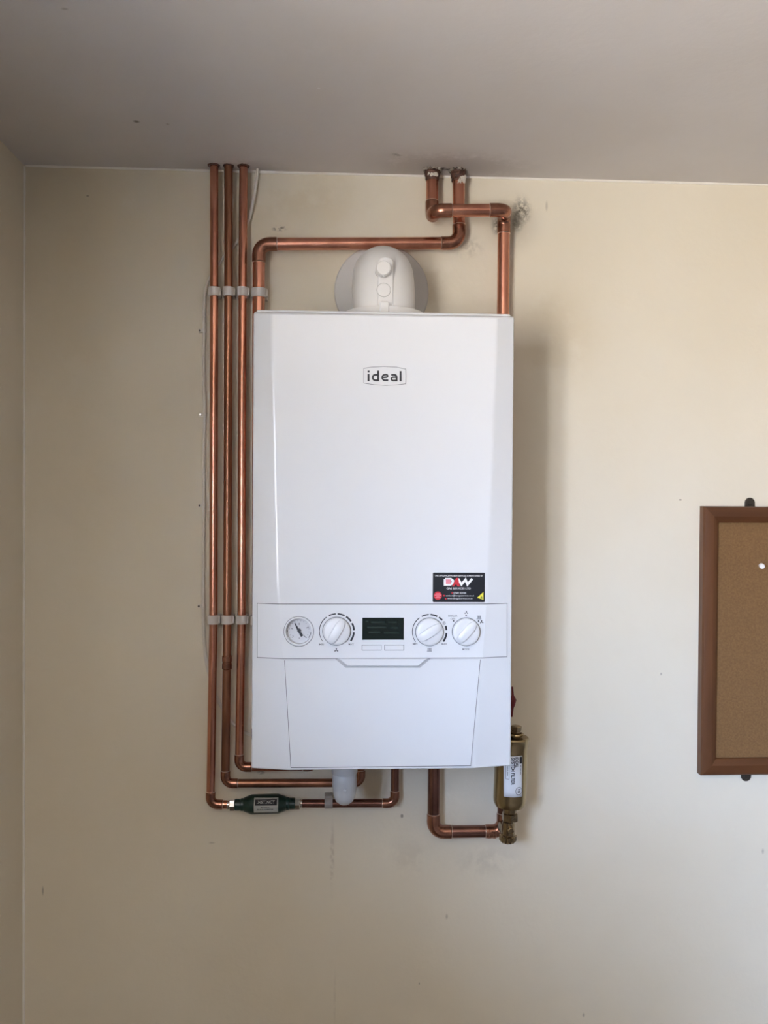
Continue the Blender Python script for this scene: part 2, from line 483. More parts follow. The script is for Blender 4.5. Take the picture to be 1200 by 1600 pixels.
# ---- name badge
badge_y = YF
Q = lambda cx, cy: XZ(P(560+cx/14.12, 565+cy/14.12, badge_y))
u = P(561, 580, YF).x-P(560, 580, YF).x
bm = new()
stroke(bm, [Q(*p) for p in [(118, 150), (300, 122), (560, 108), (830, 122), (1045, 165), (1048, 330), (1045, 490), (830, 515), (600, 524), (350, 510), (118, 475), (116, 310)]], .75*u, YF, .0006, closed=True)
badge = obj('name_badge', bm, ink_g, boiler, smooth=False)
bm = new()
k = u/14.12
def arcp(cx, cy, rx, ry, a0, a1, n=10):
    return [(cx+rx*math.cos(R(a0+(a1-a0)*i/n)), cy-ry*math.sin(R(a0+(a1-a0)*i/n))) for i in range(n+1)]
for pts, wd in (([(203, 219), (247, 219)], 40), ([(223, 272), (223, 434)], 44), ([(434, 200), (434, 434)], 42),
                ([(434, 293)]+arcp(378, 352, 62, 62, 90, 270, 14)+[(434, 414)], 40),
                (([(658, 412)]+arcp(590, 352, 62, 62, 268, 90, 14)[0:1]+arcp(585, 352, 60, 62, 270, 90, 12)+arcp(610, 318, 34, 29, 88, -80, 8)+[(545, 352)]), 36),
                ([(722, 293)]+arcp(790, 345, 52, 54, 92, 0, 8)+[(842, 436)], 38),
                ([(842, 345)]+arcp(768, 383, 42, 36, 100, 268, 10)+[(842, 416)], 34),
                ([(930, 210), (930, 436)], 42)):
    stroke(bm, [Q(*p) for p in pts], wd*k, YF, .0009)
obj('lettering', bm, ink, badge, smooth=False)
# ---- pressure gauge
def disc_pts(cx, cy, r, y, n=28, sc=None):
    c = P(cx, cy, y); s = sc or u; return [(c.x+r*s*math.cos(2*PI*i/n), c.z+r*s*math.sin(2*PI*i/n)) for i in range(n)]
gc = P(467, 986.5, YP)
GD = .0105                                 # how deep the dial sits in the cover
for nm_ in ('control_panel', 'front_cover', 'gap_shade', 'gap_shade.001'):
    o_ = bpy.data.objects[nm_]
    bm = new(); lathe(bm, [(20.3*u, -.02), (20.3*u, GD+.0006 if nm_ == 'front_cover' else .02)], gc, (0, 1, 0), 56)
    bmesh.ops.recalc_face_normals(bm, faces=bm.faces)
    cm = bpy.data.meshes.new('cutter'); bm.to_mesh(cm); bm.free()
    co = bpy.data.objects.new('cutter', cm); COL.objects.link(co)
    bo = o_.modifiers.new('gauge hole', 'BOOLEAN'); bo.object = co; bo.operation = 'DIFFERENCE'; bo.solver = 'EXACT'
    bpy.context.view_layer.update()
    dg = bpy.context.evaluated_depsgraph_get()
    me2 = bpy.data.meshes.new_from_object(o_.evaluated_get(dg), depsgraph=dg)
    o_.modifiers.clear(); o_.data = me2
    bpy.data.objects.remove(co)
bm = new()
lathe(bm, [(19.6*u, -GD), (20.15*u, -GD), (20.15*u, .0012), (20.8*u, .0018), (22.2*u, .0018), (23.0*u, .0012), (23.0*u, .0001), (20.4*u, .0001)], gc, (0, -1, 0), 56, caps=False)
gauge = obj('pressure_gauge', bm, white_plastic, boiler)
bm = new(); lathe(bm, [(22.9*u, 0.0001), (23.7*u, .0001), (23.7*u, .0006), (22.9*u, .0007)], gc, (0, -1, 0), 56, caps=False); obj('gap_shade', bm, ink_g, gauge)  # grey ring drawn as the shaded gap round the bezel
bm = new(); lathe(bm, [(20.1*u, -GD), (20.1*u, -GD+.0009)], gc, (0, -1, 0), 48)
obj('dial', bm, mat('gauge dial', (.60, .61, .64), .5), gauge)
yd = gc.y+GD-.0009
G = lambda cx, cy: XZ(P(430+cx/9.23, 950+cy/9.23, yd))
bm = new()
for a in range(-45, 226, 18):
    c0 = (gc.x+math.cos(R(a))*14.5*u, gc.z+math.sin(R(a))*14.5*u); c1 = (gc.x+math.cos(R(a))*(16.3 if a % 36 else 17)*u, gc.z+math.sin(R(a))*(16.3 if a % 36 else 17)*u)
    stroke(bm, [c0, c1], .55*u, yd, .0002)
for p in (((345, 215), (345, 245)), ((230, 293), (255, 303)), ((450, 288), (488, 275)), ((340, 434), (356, 434)), ((250, 400), (264, 410)), ((415, 400), (450, 432)), ((176, 318), (176, 348))):
    stroke(bm, [G(*p[0]), G(*p[1])], 1.1*u, yd, .0002)
stroke(bm, [(gc.x+18.6*u*math.cos(R(a)), gc.z+18.6*u*math.sin(R(a))) for a in range(-38, -8, 4)], 1.2*u, yd, .0002)
obj('dial_marks', bm, ink_g, gauge, smooth=False)
bm = new()
stroke(bm, [G(283, 215), G(318, 285), G(345, 335), G(390, 405)], [1.2*u, 2.9*u, 3.4*u, 4.4*u], yd-.0008, .0005)
prism(bm, [(gc.x+3*u*math.cos(2*PI*i/14), gc.z+3*u*math.sin(2*PI*i/14)) for i in range(14)], yd, yd-.002)
obj('needle', bm, ink, gauge, smooth=False)
# ---- display and buttons
bm = new(); a, c2 = P(566, 999.6, YP), P(631, 965.2, YP)
box(bm, a.x, c2.x, YP-.0006, YP+.0005, a.z, c2.z); scr = obj('display', bm, lcd, boiler, smooth=False)
bm = new()
for (x_, y_, w_) in ((571, 971, 5), (580, 972, 22), (606, 972, 14), (574, 980, 30), (610, 981, 12), (576, 988, 18), (600, 989, 24)):
    p0 = P(x_, y_, YP); stroke(bm, [(p0.x, p0.z), (p0.x+w_*u, p0.z)], 2.4*u, YP-.0006, .0002)
obj('display_text', bm, mat('faded display text', (.014, .026, .021), .25), scr, smooth=False)
for x0_ in (566, 601.2):
    bm = new(); a, c2 = P(x0_, 1015.6, YP), P(x0_+29.4, 1008.2, YP)
    box(bm, a.x, c2.x, YP-.0008, YP+.0005, a.z, c2.z); bt = obj('push_button', bm, white_plastic, boiler, bevel=.0003)
    bm = new(); q = .7*u
    box(bm, a.x-q, c2.x+q, YP-.0002, YP+.0005, a.z-q, c2.z+q); obj('gap_shade', bm, ink_g, bt)  # grey rim standing for the shaded gap round the button
# ---- control knobs
def knob(cx, cy, ang):
    c = P(cx, cy, YP); r = 21.6*u
    bm = new()
    lathe(bm, [(r, .0), (r, .0035), (r*.985, .0052), (r*.95, .0064), (r*.80, .0073), (r*.4, .0078), (0, .0079)], c, (0, -1, 0), 64)
    o = obj('control_knob', bm, white_plastic, boiler, angle=50)
    d = Vector((math.cos(R(ang)), 0, math.sin(R(ang)))); n_ = Vector((-d.z, 0, d.x))
    bm = new(); N = 14; rows = []
    for i in range(N+1):
        t = -1+2*i/N
        hw = r*.33*math.sqrt(max(0, 1-abs(t)**3.2*.72)); 
        L = t*r*.93
        h = .0066+.0062*math.sqrt(max(0, 1-(abs(t)*.98)**2.5))
        base = .0052
        row = []
        for (s_, hh) in ((-1.25, base), (-.92, h-.0006), (-.7, h), (.7, h*.9), (.95, h*.84), (1.1, base)):
            q = c+d*L+n_*hw*s_; row.append(bm.verts.new((q.x, c.y-hh, q.z)))
        rows.append(row)
    for a, e2 in zip(rows, rows[1:]):
        for j in range(5): bm.faces.new((a[j], a[j+1], e2[j+1], e2[j]))
        bm.faces.new((a[5], a[0], e2[0], e2[5]))
    bm.faces.new(rows[0][::-1]); bm.faces.new(rows[-1])
    obj('grip', bm, white_plastic, o, angle=38)
    bm = new(); lathe(bm, [(r+.9*u, 0), (r+.9*u, .0009), (r, .0011)], c, (0, -1, 0), 56); obj('gap_shade', bm, ink_g, o)  # grey ring painting the gap shade at the knob's foot
    return o
knob(526, 986, 60); knob(671, 987, 32); knob(728, 987, 48)
# ---- printed scales, symbols and words
def scale(cx, cy, dashes):
    c = P(cx, cy, YP)
    for (a0, a1, w0, w1) in dashes:
        bm = new(); n = 10
        stroke(bm, [(c.x+27*u*math.cos(R(a0+(a1-a0)*i/n)), c.z+27*u*math.sin(R(a0+(a1-a0)*i/n))) for i in range(n+1)],
               [(w0+(w1-w0)*i/n)*u for i in range(n+1)], YP, .0004)
        obj('scale_dash', bm, ink, panel, smooth=False)
scale(526, 986, [(216, 126, .7, 1.4), (117, 93, 1.8, 2), (87, 63, 2.3, 2.5), (57, 34, 2.7, 2.8), (27, 2, 2.9, 2.9), (-4, -35, 2.9, 2.9)])
scale(671, 987, [(216, 126, .7, 1.4), (117, 93, 1.8, 2), (87, 63, 2.3, 2.5), (57, 42, 2.5, 2.6), (20, 5, 2.9, 2.9), (-4, -35, 2.9, 2.9)])
for (x, y) in ((708.7, 970.2), (728.3, 961.3), (747.6, 970.4)):
    bm = new(); prism(bm, disc_pts(x, y, 1.2, YP, 10), YP, YP-.0004); obj('mode_dot', bm, ink, panel, smooth=False)
def tap(x, y, s=1.0):
    c = P(x, y, YP); bm = new()
    for a in (90, 210, 330):
        stroke(bm, [(c.x, c.z), (c.x+3.2*s*u*math.cos(R(a)), c.z+3.2*s*u*math.sin(R(a)))], [.7*u, 2.0*s*u], YP, .0004)
    obj('tap_symbol', bm, ink, panel, smooth=False)
tap(525.5, 1016); tap(728.6, 957, .9); tap(752.6, 972, .9)
bm = new()
stroke(bm, [XZ(P(694.1+2*math.cos(a/2), 973.4+2*math.sin(a/2), YP)) for a in range(12)], .6*u, YP, .0004)
stroke(bm, [XZ(P(692.3, 973.6, YP)), XZ(P(695.8, 972.8, YP))], .5*u, YP, .0004)
obj('economy_symbol', bm, ink, panel, smooth=False)
def rad(x, y):
    bm = new()
    for i in range(4):
        stroke(bm, [XZ(P(x-2.4+i*1.6, y-2.6, YP)), XZ(P(x-2.4+i*1.6, y+1.8, YP))], .95*u, YP, .0004)
    stroke(bm, [XZ(P(x-3.8, y+2.5, YP)), XZ(P(x+3.8, y+2.5, YP))], .9*u, YP, .0004)
    obj('radiator_symbol', bm, ink_g, panel, smooth=False)
rad(671, 1015); rad(748.3, 964.5)
for s_, x_, y_, w_ in (('MIN', 502.5, 1006.8, 7.2), ('MAX', 548.8, 1006.6, 8.2), ('MIN', 648.5, 1006, 7.2), ('MAX', 694.2, 1006, 8.2),
                       ('BOILER', 707.5, 962.2, 14), ('OFF', 707.5, 966.9, 7.5), ('MODE', 727.8, 1014.4, 11)):
    text('printed_word', s_, x_, y_, w_, 3.0, YP, ink_g, panel, .01)
# ---- service sticker
bm = new(); SY = YF-.0004
a, c2 = P(676, 940.9, YF), P(757.8, 894.8, YF)
rp = []
for (qx, qz, a0) in ((c2.x, c2.z, 0), (a.x, c2.z, 90), (a.x, a.z, 180), (c2.x, a.z, 270)):
    sx = -1 if a0 in (0, 270) else 1; sz = -1 if a0 in (0, 90) else 1
    for i in range(5):
        t = R(a0+90*i/4); rp.append((qx+sx*1.6*u+1.6*u*math.cos(t), qz+sz*1.6*u+1.6*u*math.sin(t)))
prism(bm, rp, YF, SY); stick = obj('service_sticker', bm, sticker_black, boiler, smooth=False)
stick['label'] = 'black service sticker with white and red lettering'
K = lambda x, y: (665+x/11.43, 885+y/11.43)
def stext(s_, x, y, w_, h_, m=whiteink, b_=0.0):
    p = K(x, y); return text('lettering', s_, p[0], p[1], w_/11.43, h_/11.43, SY, m, stick, b_)
stext('THIS APPLIANCE HAS BEEN SERVICED & MAINTAINED BY', 595, 166, 860, 26, b_=.01)
stext('GAS SERVICES LTD', 590, 394, 430, 34, b_=.01)
stext('07889 454384', 610, 474, 225, 30)
stext('contact@dawgasservices.co.uk', 615, 524, 505, 34)
stext('www.dawgasservices.co.uk', 615, 576, 450, 32)
def spoly(name, pl_, m, dy=.0004):
    bm = new()
    for pp in pl_:
        prism(bm, [XZ(P(*K(*p), SY)) for p in pp], SY, SY-dy)
    return obj(name, bm, m, stick, smooth=False)
bm = new()
for pts, wd in (([(345, 226), (450, 226), (488, 258), (474, 306), (440, 325), (345, 325), (345, 226)], 42),
                ([(578, 220), (640, 322), (712, 236), (748, 322), (832, 220)], 42)):
    stroke(bm, [XZ(P(*K(*p), SY)) for p in pts], wd/11.43*u, SY, .0004)
obj('lettering', bm, whiteink, stick, smooth=False)
spoly('lettering', [[(470, 355), (545, 205), (580, 205), (610, 355), (565, 355), (552, 322), (522, 330), (512, 355)]], redink, .0006)
spoly('radiator_symbol', [[(362, 232), (448, 232), (448, 312), (362, 312)]], pinkink, .0007)
bm = new()
prism(bm, disc_pts(*K(218, 522), 6.4, SY, 26), SY, SY-.0004)
for x_, y_ in ((475, 474), (330, 522), (360, 576)): prism(bm, disc_pts(*K(x_, y_), 1.3, SY, 10), SY, SY-.0004)
obj('red_seal', bm, redink, stick, smooth=False)
bm = new()
for (x_, y_, w_) in ((218, 488, 70), (218, 512, 118), (218, 535, 60), (218, 558, 96)):
    stroke(bm, [XZ(P(*K(x_-w_/2, y_), SY)), XZ(P(*K(x_+w_/2, y_), SY))], 1.0*u, SY-.0004, .0002)
obj('seal_text', bm, pinkink, stick, smooth=False)
spoly('yellow_triangle', [[(920, 560), (1032, 458), (1032, 594)]], yelink)
spoly('triangle_print', [[(975, 545), (1005, 535), (1020, 575), (985, 580)]], mat('olive ink', (.20, .22, .05), .5), .0007)

# ------------------------------------------------------------------ flue bend above the boiler
fc = P(600, 424, -.15); fwl = P(596, 457, 0); zf = fc.z
flue = thing('flue_elbow', 'white plastic flue bend with knurled plug on top of the boiler', 'flue', (fc.x, -.15, ZT))
pth, _ = fillet([(fc.x, -.15, ZT-.0034), (fc.x, -.15, zf+.002), (fc.x, -.012, zf+.002)], .05, 12)
bm = new(); tube(bm, pth, .0508, 56); obj('bend', bm, flue_white, flue)
bm = new(); lathe(bm, [(.064, 0), (.067, .003), (.067, .0165), (.0650, .0200), (.0535, .0225), (.0500, .0225)], (fc.x, -.15, ZT-.0034), (0, 0, 1), 56)
collar = obj('collar', bm, flue_white, flue)
bm = new(); c = P(600.5, 480, -.215); box(bm, c.x-.0078, c.x+.0078, -.219, -.20, ZT-.003, ZT+.0225); obj('collar_lug', bm, flue_white, collar, bevel=.003)
bm = new()   # flat raised strip that carries the plugs
prism(bm, [(fc.x-.0125, ZT+.018), (fc.x+.0125, ZT+.018), (fc.x+.0125, zf+.002), (fc.x+.009, zf+.008), (fc.x, zf+.010), (fc.x-.009, zf+.008), (fc.x-.0125, zf+.002)], -.19, -.2014)
obj('plug_strip', bm, flue_white, flue, bevel=.002)
c = P(599, 421, -.205); bm = new()
lathe(bm, [(.0128, -.012), (.0128, .003), (.0115, .003), (.0115, .0135), (.0104, .0150), (0, .0153)], (c.x, -.2, c.z), (0, -1, 0), 36)
plug = obj('sampling_plug', bm, flue_white, flue)
bm = new()
for i in range(30):
    a = 2*PI*i/30
    p = Vector((c.x+.0116*math.cos(a), 0, c.z+.0116*math.sin(a)))
    tube(bm, [(p.x, -.2030, p.z), (p.x, -.2130, p.z)], .0008, 6)
obj('knurling', bm, flue_white, plug)
c = P(599.5, 453, -.203); bm = new()
lathe(bm, [(.0106, -.004), (.0106, .0005), (.0100, .0010), (0, .0010)], (c.x, -.2024, c.z), (0, -1, 0), 36)
pl2 = obj('sampling_plug', bm, flue_white, flue)
bm = new(); lathe(bm, [(.0112, 0), (.0112, .0003)], (c.x, -.2020, c.z), (0, -1, 0), 36); obj('gap_shade', bm, mat('flue gap', (.42, .41, .39), .6), pl2)  # darker disc gives the flush plug a painted gap shade
bm = new()
lathe(bm, [(.0860, 0), (.0860, .003), (.0840, .006), (.060, .0065), (.0515, .0085), (.0515, 0.003)], (fwl.x, -.0005, fwl.z), (0, -1, 0), 72)
tag(obj('wall_seal_plate', bm, mat('grey rubber seal', (.60, .585, .56), .6)), 'round pale grey flue seal flat on the wall behind the white flue bend', 'seal plate')

# ------------------------------------------------------------------ pipes
Y15, Y22 = -.023, -.028
def pipe(label, pts, r, m, loc=None, fit=True, rad=None, group='copper pipes around the boiler', coup=()):
    pts = [Vector(p) for p in pts]
    rad = rad or r*1.75
    t = thing('copper_pipe', label, 'pipe', loc or pts[-1], group)
    path, arcs = fillet(pts, rad, 8)
    bm = new(); tube(bm, path, r, 24); obj('tube', bm, m, t)
    for (arc, a, b_) in arcs:
        bm = new(); L = r*1.25
        pp = [arc[0]+a*L, arc[0]+a*(L-.0015)]+arc+[arc[-1]+b_*(L-.0015), arc[-1]+b_*L]
        rr = [r+.0002, r+.0011]+[r+.0011]*len(arc)+[r+.0011, r+.0002]
        tube(bm, pp, rr, 28); el = obj('elbow_fitting', bm, fitm, t)
        for q, d in ((arc[0], a), (arc[-1], b_)):
            bm = new()
            s = q+d*(L+.0002); tube(bm, [s-d*.0004, s+d*.0006], r+.0007, 24)
            obj('solder_ring', bm, solder, el)
    for (q, d, L) in coup:
        q = Vector(q); d = Vector(d).normalized(); bm = new()
        k_ = r+.0013
        tube(bm, [q-d*L, q-d*(L-.002), q-d*(L-.0025), q-d*.002, q-d*.0012, q+d*.0012, q+d*.002, q+d*(L-.0025), q+d*(L-.002), q+d*L],
             [r+.0002, k_+.0004, k_, k_, k_-.0007, k_-.0007, k_, k_, k_+.0004, r+.0002], 28)
        obj('coupling', bm, fitm, t)
    return t
ZTOP = ZC+.004
def top(pxx, y, ref=262): q = P(pxx, ref, y); return Vector((q.x, y, ZTOP))
# leftmost, down to the green inhibitor
A = pipe('leftmost thin copper pipe, from the ceiling down to the green inhibitor', [top(334.5, Y15), P(334.5, 457, Y15), P(333.6, 968, Y15), P(328.8, 1256.5, Y15), P(366, 1257.5, Y15)], .0075, copper)
B_ = pipe('dark thin copper pipe, second from the left, with a coupling low down', [top(357, Y15), P(357, 457, Y15), P(355.2, 968, Y15), P(352, 1224, Y15), P(563.5, 1223, Y15), P(563, 1110, Y15)+Vector((0, -.0, 0))], .0075, copper_d,
          coup=[(P(354.7, 1035, Y15), (0, 0, 1), .0125)])
C_ = pipe('third thin copper pipe from the left, turning under the boiler at its left corner', [top(380.5, Y15), P(379, 457, Y15), P(377.5, 968, Y15), P(373.5, 1198.5, Y15), P(493, 1197.5, Y15), P(493, 1115, Y15)], .0075, copper)
D_ = pipe('thick copper pipe running across above the boiler and down its left side', [top(716, Y22), P(717.5, 380, Y22), P(404.5, 381.5, Y22), P(404, 560, Y22), P(403, 1165, Y22), P(440, 1166, Y22), P(440, 1120, Y22)], .011, copper)
YE = -.070
e1 = top(675.5, Y22)
E_ = pipe('thick copper pipe with stepped bends above the right corner of the boiler', [e1, Vector((e1.x, Y22, P(676, 340, Y22).z)), Vector((e1.x, YE, P(676, 329, YE).z+.0)), P(789.5, 328.5, YE), Vector((P(786.5, 350, Y22-.002).x+.001, Y22-.002, P(786, 338, Y22).z)), P(786, 480, Y22), P(784, 1118, Y22)], .011, copper, rad=.0165)
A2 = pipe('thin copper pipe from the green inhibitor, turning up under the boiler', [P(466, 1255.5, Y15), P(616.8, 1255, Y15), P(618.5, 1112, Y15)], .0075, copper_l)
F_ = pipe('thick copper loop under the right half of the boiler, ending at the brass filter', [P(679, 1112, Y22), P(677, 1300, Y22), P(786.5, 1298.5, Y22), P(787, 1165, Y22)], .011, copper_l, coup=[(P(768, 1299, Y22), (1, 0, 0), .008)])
for o_ in (A, B_, C_, D_, E_, A2, F_): pass
# charred tops and plaster splashes on the two thick pipes at the ceiling
def splash(cx, cz, r_, n, h, seed):
    random.seed(seed); bm = new()
    for i in range(n):
        a = random.uniform(-.75*PI, -.25*PI); zz = cz+random.uniform(-h, h)
        p = Vector((cx+r_*math.cos(a), Y22+r_*math.sin(a), zz))
        s = random.uniform(.0015, .0034)
        g = bmesh.ops.create_icosphere(bm, subdivisions=2, radius=s, matrix=Matrix.Translation(p))
        for v in g['verts']: v.co += Vector((random.uniform(-1, 1), random.uniform(-1, 1), random.uniform(-1, 1)))*s*.28
    return bm
for (t_, q, hh) in ((E_, e1, .021), (D_, top(716, Y22), .021)):
    bm = new(); n = 9
    tube(bm, [Vector((q.x, Y22, ZC+.001-hh*i/n)) for i in range(n+1)], [.0142-.002*(i/n)+random.uniform(-.0008, .0008) for i in range(n+1)], 22, wob=.05)
    obj('charred_collar', bm, darkcop, t_)
obj('plaster_splash', splash(e1.x, P(676, 276, Y22).z, .0105, 46, .0022, 3), plaster, E_)
obj('plaster_splash', splash(D_.location.x*0+P(720, 285, Y22).x, P(720, 283, Y22).z, .0098, 40, .0065, 5), plaster, D_)
# ragged ring of broken plaster round those two holes, dark escutcheons round the thin ones
for (q, rr_, m_, nm, lab) in ((e1, .0160, dirtyp, 'broken_plaster_ring', 'crumbling plaster edge round the thick pipe nearer the flue'),
                            (top(716, Y22), .0155, dirtyp, 'broken_plaster_ring', 'crumbling plaster edge round the thick pipe nearer the noticeboard'),
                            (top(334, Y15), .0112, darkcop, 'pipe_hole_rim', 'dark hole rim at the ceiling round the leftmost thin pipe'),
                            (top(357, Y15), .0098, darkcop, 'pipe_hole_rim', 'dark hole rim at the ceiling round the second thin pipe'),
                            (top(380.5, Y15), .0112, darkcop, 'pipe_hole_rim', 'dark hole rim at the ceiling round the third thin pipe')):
    random.seed(int(rr_*1e5)); bm = new(); n = 40
    rag = .0042 if m_ is dirtyp else .0006
    inner = .0140 if m_ is dirtyp else .0078
    i_ = []; o__ = []; t_ = []
    for k_ in range(n):
        a = 2*PI*k_/n; ro = rr_+random.uniform(-rag, rag)
        i_.append(bm.verts.new((q.x+inner*math.cos(a), q.y+inner*math.sin(a), ZC-.0015)))
        t_.append(bm.verts.new((q.x+(inner+ro)/2*math.cos(a), q.y+(inner+ro)/2*math.sin(a), ZC-.0022-random.uniform(0, rag*.6))))
        o__.append(bm.verts.new((q.x+ro*math.cos(a), q.y+ro*math.sin(a), ZC)))
    for k_ in range(n):
        j = (k_+1) % n
        bm.faces.new((i_[k_], i_[j], t_[j], t_[k_])); bm.faces.new((t_[k_], t_[j], o__[j], o__[k_]))
    tag(obj(nm, bm, m_), lab, 'hole rim')

# ------------------------------------------------------------------ pipe clips
def clip(pxx, pyy, r, ypipe, label, hpx=13.5, m=clipm, horiz=False, group='white clips on the vertical pipes'):
    c = P(pxx, pyy, ypipe); h = hpx/2*px*1.0
    t = thing('pipe_clip', label, 'pipe clip', (c.x, 0, c.z), group)
    bm = new(); w_ = r+.0028
    n = 18; o1 = []; pr = []
    for i in range(n+1):
        a = PI*i/n; pr.append((w_*math.cos(a), -w_*math.sin(a)))
    ol = [(-w_-.0012, -.0002-ypipe*1)] # outline in (across, y) about the pipe centre
    outline = [(-w_-.0006, -ypipe-.0005)]+[(-x_, y_) for x_, y_ in pr]+[(w_+.0006, -ypipe-.0005)]
    lo = []; hi = []
    for (x_, y_) in outline:
        if horiz:
            lo.append(bm.verts.new((c.x-h, ypipe+y_, c.z+x_))); hi.append(bm.verts.new((c.x+h, ypipe+y_, c.z+x_)))
        else:
            lo.append(bm.verts.new((c.x+x_, ypipe+y_, c.z-h))); hi.append(bm.verts.new((c.x+x_, ypipe+y_, c.z+h)))
    bm.faces.new(lo); bm.faces.new(hi[::-1])
    for i in range(len(lo)):
        j = (i+1) % len(lo); bm.faces.new((lo[i], hi[i], hi[j], lo[j]))
    obj('clip_body', bm, m, t, bevel=.0008, angle=40)
    bm = new()
    if horiz: box(bm, c.x-h*.8, c.x+h*.8, ypipe-.004, ypipe+.004, c.z+w_-.0005, c.z+w_+.003)
    else: box(bm, c.x+w_-.0005, c.x+w_+.0022, ypipe-.004, ypipe+.006, c.z-h*.8, c.z+h*.8)
    obj('latch', bm, m, t, bevel=.0005)
    return t
names = ('leftmost thin pipe', 'second thin pipe from the left', 'third thin pipe from the left')
for (xx, nm) in zip((334.5, 357, 379), names):
    clip(xx, 456, .0075, Y15, 'white plastic clip in the upper row, round the '+nm)
clip(404.3, 458, .011, Y22, 'wide white plastic clip in the upper row, round the thick pipe')
for (xx, nm) in zip((333.6, 355.2, 377.5), names):
    clip(xx, 968, .0075, Y15, 'white plastic clip in the lower row, round the '+nm)
clip(403.3, 969, .011, Y22, 'wide white plastic clip in the lower row, mostly behind the boiler edge')
clip(513.5, 1254, .0075, Y15, 'grey clip on the low horizontal pipe beside the white waste trap', 12.5, clipg, True, None)

# ------------------------------------------------------------------ cables
def cable(label, pts, r, group):
    # smooth curve through the points
    pts = [Vector(p) for p in pts]; res = []
    for i in range(len(pts)-1):
        p0 = pts[max(0, i-1)]; p1 = pts[i]; p2 = pts[i+1]; p3 = pts[min(len(pts)-1, i+2)]
        for k_ in range(8):
            t = k_/8; res.append(.5*((2*p1)+(p2-p0)*t+(2*p0-5*p1+4*p2-p3)*t*t+(3*p1-p0-3*p2+p3)*t**3))
    res.append(pts[-1])
    bm = new(); tube(bm, res, r, 14)
    return tag(obj('cable', bm, cablem), label, 'cable', group)
yc = -.0042
cq = P(402.5, 266, -.012)
cable('long pale cable winding behind the pipes and down left of them',
      [(cq.x, -.012, ZC+.003)]+[P(x_, y_, -.008) for x_, y_ in ((400.5, 285), (395, 318), (388, 345))]+[P(x_, y_, yc) for x_, y_ in ((378, 367), (366, 384), (350, 402), (336, 422), (325, 440), (320, 462), (319, 490), (319.2, 517), (318.2, 560),
      (319, 610), (320, 648), (318.6, 700), (318.6, 790), (317.8, 870), (317.5, 947), (318.5, 990), (322, 1030), (329, 1062), (338, 1088), (348, 1108), (360, 1126), (376, 1140), (392, 1148), (412, 1150), (436, 1150))], .0029, None)
cq = P(351, 266, -.007)
cable('short pale cable by the ceiling, mostly behind the dark second pipe',
      [(cq.x, -.006, ZC+.003)]+[P(x_, y_, -.005) for x_, y_ in ((352, 285), (361, 300), (363, 315), (360, 335), (356, 352), (350, 380))], .0022, None)
cl = [(319.2, 517, 'topmost'), (320, 648, 'second from the top'), (318.6, 790, 'third from the top'), (317.5, 947, 'lowest')]
for (x_, y_, nm) in cl:
    c = P(x_, y_, yc)
    t = thing('cable_clip', 'small nail-in clip on the pale cable, '+nm+' of the four', 'cable clip', (c.x, 0, c.z), 'cable clips left of the pipes')
    bm = new()
    tube(bm, [(c.x, yc, c.z-.0032), (c.x, yc, c.z+.0032)], .0040, 16)
    box(bm, c.x-.0098, c.x-.002, -.0065, -.0003, c.z-.0032, c.z+.0032)
    obj('clip_body', bm, cablem, t)
    bm = new(); lathe(bm, [(.0012, 0), (.0012, .0075), (.0019, .0077), (.0017, .0090), (0, .0092)], (c.x-.0074, -.0002, c.z), (0, -1, 0), 12)
    obj('nail', bm, steel_d if nm != 'second from the top' else chrome, t)

# ------------------------------------------------------------------ green scale inhibitor
ax0 = P(367, 1257.3, Y15); ax1 = P(461, 1255.4, Y15)
L_ = (ax1-ax0).length; d_ = (ax1-ax0).normalized()
inh = thing('scale_inhibitor', 'dark green pipe inhibitor with silver label under the boiler\'s left end', 'inhibitor', (ax0+ax1)/2)
bm = new()
prof = [(.0095, 0), (.0102, .001), (.0102, .010), (.0112, .0115), (.0112, .0155), (.0125, .0170), (.0160, .0265), (.0172, .0300), (.0172, L_-.0300), (.0160, L_-.0265), (.0125, L_-.0170), (.0112, L_-.0155), (.0112, L_-.0115), (.0102, L_-.010), (.0102, L_-.001), (.0095, L_)]
lathe(bm, prof, ax0, d_, 40); obj('body', bm, greenm, inh, angle=25)
for (s0, sg) in ((ax0, -1), (ax1, 1)):
    bm = new(); lathe(bm, [(.0088, -.001), (.0103, .0005), (.0103, .0085), (.0090, .0098), (.0078, .0105)], s0, d_*sg, 6)
    nt_ = obj('hex_nut', bm, chrome, inh, smooth=False)
    # turn a flat of the nut towards the room
    nut_c = s0
    bm = new(); lathe(bm, [(.0086, .0103), (.0086, .0130), (.0076, .0135)], s0, d_*sg, 20); obj('olive_ring', bm, chrome, nt_)
ic = P(415.5, 1260, Y15); ir = .0172
def icyl(x, z, lift=.0003):
    dz = max(-.999*ir, min(.999*ir, z-(ax0.z+ax1.z)/2)); return Y15-math.sqrt(ir*ir-dz*dz)-lift
def on_cyl(name, x0, x1, z0, z1, f, m, parent, n=10, mm=1):
    bm = new(); rows = []
    for i in range(n+1):
        z = z0+(z1-z0)*i/n
        rows.append([bm.verts.new((x0+(x1-x0)*j/mm, f(x0+(x1-x0)*j/mm, z), z)) for j in range(mm+1)])
    for a, e2 in zip(rows, rows[1:]):
        for j in range(mm): bm.faces.new((a[j], a[j+1], e2[j+1], e2[j]))
    bmesh.ops.recalc_face_normals(bm, faces=bm.faces)
    o = obj(name, bm, m, parent, recalc=False)
    sol = o.modifiers.new('thickness', 'SOLIDIFY'); sol.thickness = .0002; sol.offset = 0
    return o
yt = Y15-ir
l0 = P(396.5, 1270.6, yt); l1 = P(434.5, 1248.4, yt)
lab = on_cyl('label', l0.x, l1.x, max(l0.z, ax0.z-.0160), l1.z, icyl, silver, inh)
